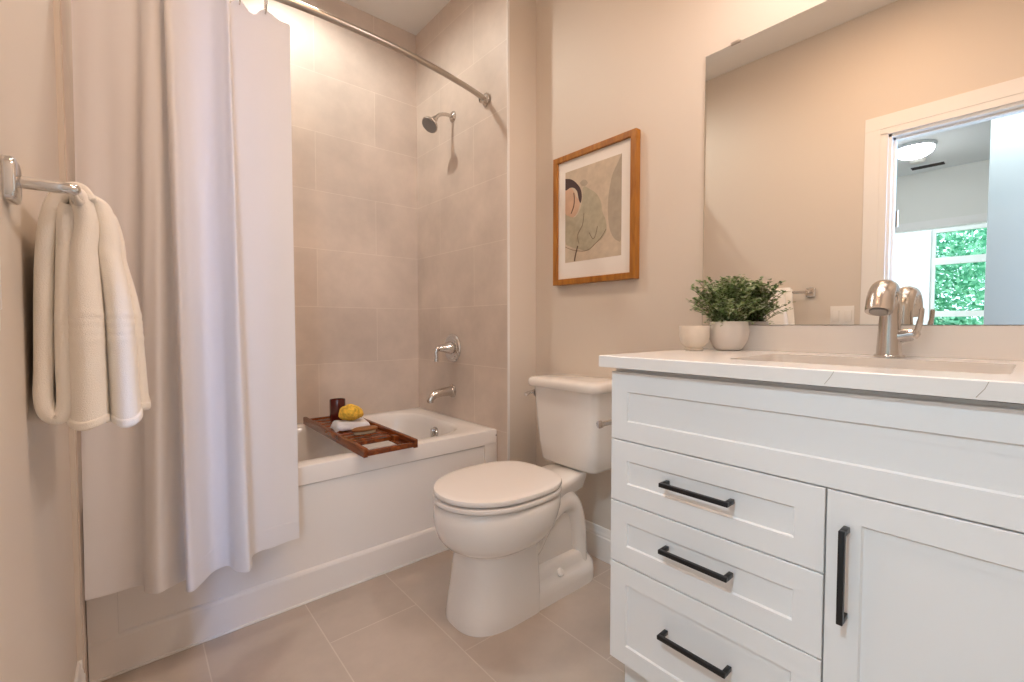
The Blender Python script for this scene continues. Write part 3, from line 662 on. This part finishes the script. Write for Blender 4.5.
st_.build('stems', M['stem'], pl)
mb = MB(); mb.bm.free(); mb.bm = lf; fo = mb.build('foliage', M['leaf'], pl, smooth=False); fo['kind'] = 'stuff'

cu2 = MB().lathe([(.001, .0006), (.026, .0006), (.027, .006), (.022, .010), (.030, .014), (.041, .026), (.045, .045), (.0455, .076), (.0450, .0785), (.0430, .0785), (.042, .05), (.034, .026), (.001, .022)], (1.376, .7175, CT), n=48).build('cup', M['cup'], None, loc=(1.376, .7175, CT))
tag(cu2, 'plain cream stone cup beside the potted plant on the counter', 'cup')

# ------------------------------------------------------------------ framed picture
PY0, PY1, PZ0, PZ1 = 1.040, 1.490, 1.203, 1.786
fp = thing('framed_picture', 'abstract print in a honey-brown wooden frame above the toilet', 'picture', (XR, 1.276, 1.207))
def pr(ins, x): return [(x, PY1 - ins, PZ0 + ins), (x, PY0 + ins, PZ0 + ins), (x, PY0 + ins, PZ1 - ins), (x, PY1 - ins, PZ1 - ins)]
MB().loft([pr(0, XR - .001), pr(0, XR - .030), pr(.002, XR - .032), pr(.024, XR - .032), pr(.026, XR - .030), pr(.026, XR - .018)], cap0=True, cap1=False).build('frame', M['frame_wood'], fp, smooth=False)
MB().box(XR - .020, XR - .004, PY0 + .02, PY1 - .02, PZ0 + .02, PZ1 - .02).build('mat_board', M['mat_board'], fp, smooth=False)
AY0, AY1, AZ0, AZ1 = 1.113, 1.421, 1.303, 1.711; ax_ = XR - .0205
art = MB().box(ax_, ax_ + .001, AY0, AY1, AZ0, AZ1).build('print', M['art_ground'], fp, smooth=False)
def shape(pts, mt, lift, nm):
    P = [Vector((0, max(AY0, min(AY1, a)), b)) for a, b in pts]
    P = [q for i, q in enumerate(catmull(P + [P[0]], 4)[:-1])]
    P = [(ax_ - lift, max(AY0, min(AY1, q.y)), max(AZ0, min(AZ1, q.z))) for q in P]
    MB().poly(P, (.0004, 0, 0)).build(nm, M[mt], art, smooth=False)
shape([(1.428, 1.527), (1.368, 1.5), (1.337, 1.524), (1.322, 1.561), (1.315, 1.623), (1.278, 1.606), (1.242, 1.578), (1.218, 1.54), (1.209, 1.494), (1.192, 1.458), (1.189, 1.413), (1.212, 1.384), (1.24, 1.371), (1.283, 1.343), (1.336, 1.355), (1.391, 1.374), (1.428, 1.402)], 'art_sage', .0002, 'sage_shape')
shape([(1.112, 1.711), (1.134, 1.677), (1.16, 1.635), (1.177, 1.564), (1.181, 1.499), (1.175, 1.433), (1.157, 1.387), (1.131, 1.364), (1.112, 1.375), (1.112, 1.55)], 'art_taupe', .0002, 'taupe_shape')
shape([(1.335, 1.645), (1.318, 1.655), (1.30, 1.650), (1.29, 1.634), (1.305, 1.626), (1.323, 1.630)], 'art_taupe', .0003, 'bud_shape')
shape([(1.428, 1.629), (1.393, 1.637), (1.372, 1.62), (1.356, 1.591), (1.335, 1.564), (1.345, 1.525), (1.371, 1.503), (1.4, 1.512), (1.428, 1.533)], 'art_skin', .0004, 'blush_shape')
shape([(1.428, 1.684), (1.385, 1.673), (1.354, 1.649), (1.33, 1.618), (1.323, 1.584), (1.33, 1.557), (1.341, 1.576), (1.35, 1.611), (1.369, 1.631), (1.393, 1.637), (1.428, 1.633)], 'art_dark', .0006, 'dark_arch')
def line(pts, w, nm='line_drawing'):
    MB().tube([(ax_ - .0006, a, b) for a, b in catmull_2(pts)], w, 6).build(nm, M['art_line'], art)
def catmull_2(pts): return [(q.x, q.y) for q in catmull([(a, b, 0) for a, b in pts], 5)]
line([(1.345, 1.371), (1.352, 1.350), (1.360, 1.325), (1.364, 1.305)], .0028, 'stem_line')
line([(1.37, 1.61), (1.366, 1.58), (1.37, 1.55), (1.385, 1.52)], .0022)
line([(1.42, 1.375), (1.36, 1.352), (1.29, 1.345), (1.24, 1.372), (1.21, 1.395), (1.19, 1.42)], .0009)
line([(1.31, 1.51), (1.318, 1.46), (1.345, 1.42), (1.338, 1.38)], .0008)
line([(1.28, 1.42), (1.26, 1.39), (1.245, 1.405), (1.235, 1.44)], .0008)

# ------------------------------------------------------------------ towel bar, towel, switch plate, paper holder
tbY, tbZ = .925, 1.219; bx = -.058
tb = thing('towel_bar', 'open-ended chrome towel bar on the wall beside the door', 'towel bar', (XL, tbY, tbZ))
def plate(h, x): return [(XL + .0004 + x, tbY + a, tbZ + b) for a, b, _ in rrect(-h * .86, h * .86, -h, h, .012, 0)]
MB().loft([plate(.030, 0), plate(.030, .008), plate(.028, .0115), plate(.024, .013)]).build('flange', M['chrome'], tb, angle=50)
MB().tube(catmull([(XL + .008, tbY, tbZ), (-.085, tbY, tbZ), (bx - .006, tbY, tbZ), (bx, tbY + .004, tbZ), (bx, tbY + .012, tbZ), (bx, 1.06, tbZ), (bx, 1.285, tbZ)], 4), .0085, 16).build('bar', M['chrome'], tb)
MB().lathe([(.0085, 0), (.0105, .002), (.0105, .008), (.001, .010)], (bx, 1.285, tbZ), axis=(0, 1, 0), n=20).build('end_cap', M['chrome'], tb)

tw = thing('hand_towel', 'thick cream hand towel draped over the chrome towel bar', 'towel', (bx, 1.06, tbZ))
# wall-side half: folded back up on itself, its loop at the bottom
def tw_at(x, y, z): return (x * 1.06 - .0035, y * 1.06, z if z > 1.20 else 1.02 + (z - 1.02) * 1.06 if z < 1.02 else z)
cl = catmull([Vector((a, b, 0)) for a, b in [(-.040, 1.222), (-.050, 1.2405), (-.066, 1.236), (-.080, 1.205), (-.0895, 1.14), (-.0945, 1.05), (-.0965, .95), (-.0965, .915), (-.0925, .888), (-.084, .8785), (-.0755, .888), (-.0718, .915), (-.0712, .96), (-.0705, 1.05), (-.0690, 1.13), (-.0665, 1.195), (-.064, 1.215)]], 4)
rows = []
for j in range(15):
    t = j / 14; y = .952 + .215 * t; row = []
    for i, q in enumerate(cl):
        u = i / (len(cl) - 1)
        wob = .0025 * math.sin(i * .35 + j * .6) * (1 if .05 < u < .95 else 0)
        row.append(tw_at(q.x + wob * .5, y + .006 * math.sin(u * 7), q.y + (.004 * math.sin(j * .9) if .3 < u < .8 else 0)))
    rows.append(row)
MB().grid(rows).build('back_fold', M['towel'], tw, angle=180, solid=.0235, subs=1)
# room-side half: hangs in three soft folds and flares toward the hem
BT = [(-.068, 1.00), (-.064, .955), (-.050, .936), (-.036, .945), (-.029, .985), (-.022, 1.0), (-.015, .972), (-.002, .955), (.009, .972), (.010, 1.03), (.006, 1.075), (.017, 1.065), (.024, 1.10), (.024, 1.16)]
UP = [(-.060, 1.00), (-.056, .962), (-.050, .953), (-.043, .960), (-.039, .990), (-.036, 1.0), (-.031, .985), (-.025, .985), (-.020, 1.0), (-.018, 1.04), (-.017, 1.07), (-.014, 1.08), (-.013, 1.11), (-.014, 1.16)]
BT = catmull([(a, b, 0) for a, b in BT], 5); UP = catmull([(a, b, 0) for a, b in UP], 5); rows = []
NB = 30
zl = [.862 + .003 * math.sin(i * .5) - .006 * math.exp(-((i - 35) / 8) ** 2) for i in range(len(BT))]
def band(z): # four raised ribs of the dobby border
    return .0030 * sum(math.exp(-((z - c) / .0042) ** 2) for c in (.996, 1.010, 1.024, 1.038)) - .0012 * smooth((.014 - abs(z - 1.017) + .02) / .02)
def tow(f0, f1, nj):
    rows = []
    for j in range(nj + 1):
        t = lerp(f0, f1, j / nj); row = []
        for i, (u, b) in enumerate(zip(UP, BT)):
            z = lerp(1.222, zl[i], t)
            q = smooth(t / .55) * .55 + .45 * t
            x, y = lerp(u.x, b.x, q), lerp(u.y, b.y, q)
            x += .004 * math.sin(PI * min(1, t * 5)) if t < .2 else 0
            row.append(tw_at(x, y, z))
        rows.append(row)
    return rows
R0 = tow(0, 1, 64)
cap = []
for k in range(4):     # over the bar to the wall side
    a = PI / 2 * (1 - (k + 1) / 5)
    cap.append([(lerp(bx - .004, q[0], math.cos(PI / 2 - a) if False else math.sin(PI / 2 * (k + 1) / 5)), q[1], q[2] + .016 * math.cos(PI / 2 * (k + 1) / 5)) for q in R0[0]])
R1 = []
for row in cap + R0:
    R1.append([Vector(p) for p in row])
# push the dobby ribs out along the local sheet normal
out = []
for j, row in enumerate(R1):
    nr = []
    for i, p_ in enumerate(row):
        t_v = row[min(i + 1, len(row) - 1)] - row[max(i - 1, 0)]; n_v = Vector((t_v.y, -t_v.x, 0)).normalized()
        nr.append(p_ + n_v * band(p_.z) * (1 if .97 < p_.z < 1.06 else 0))
    out.append(nr)
MB().grid(out).build('front_fold', M['towel'], tw, angle=180, solid=.012, subs=1)
MB().grid(tow(.955, .999, 3)).build('hem', M['mat_board'] if False else M['towel'], tw, angle=180, solid=.0165, subs=1)

sw = thing('light_switch', 'white two-gang light switch plate beside the door casing', 'light switch', (XL, .762, 1.072))
MB().box(XL + .0003, XL + .006, .703, .822, 1.012, 1.130, .0025).build('plate', M['plastic'], sw)
for y in (.732, .793): MB().box(XL + .005, XL + .0095, y - .0165, y + .0165, 1.038, 1.104, .002).build('rocker', M['plastic'], sw)

ph = thing('paper_holder', 'small chrome toilet paper holder on the side of the vanity', 'paper holder', (1.17, VY1, .733))
MB().lathe([(.022, 0), (.022, .005), (.016, .009), (.001, .009)], (1.170, VY1 - .0003, .733), axis=(0, 1, 0), n=28).build('flange', M['chrome'], ph)
MB().tube(catmull([(1.170, VY1 + .006, .733), (1.170, VY1 + .050, .733), (1.167, VY1 + .068, .733), (1.155, VY1 + .074, .733), (1.09, VY1 + .074, .733), (1.030, VY1 + .074, .733)], 5), .0075, 14).build('arm', M['chrome'], ph)
MB().lathe([(.0075, -.002), (.011, 0), (.011, .008), (.001, .010)], (1.030, VY1 + .074, .733), axis=(-1, 0, 0), n=20).build('end_cap', M['chrome'], ph)
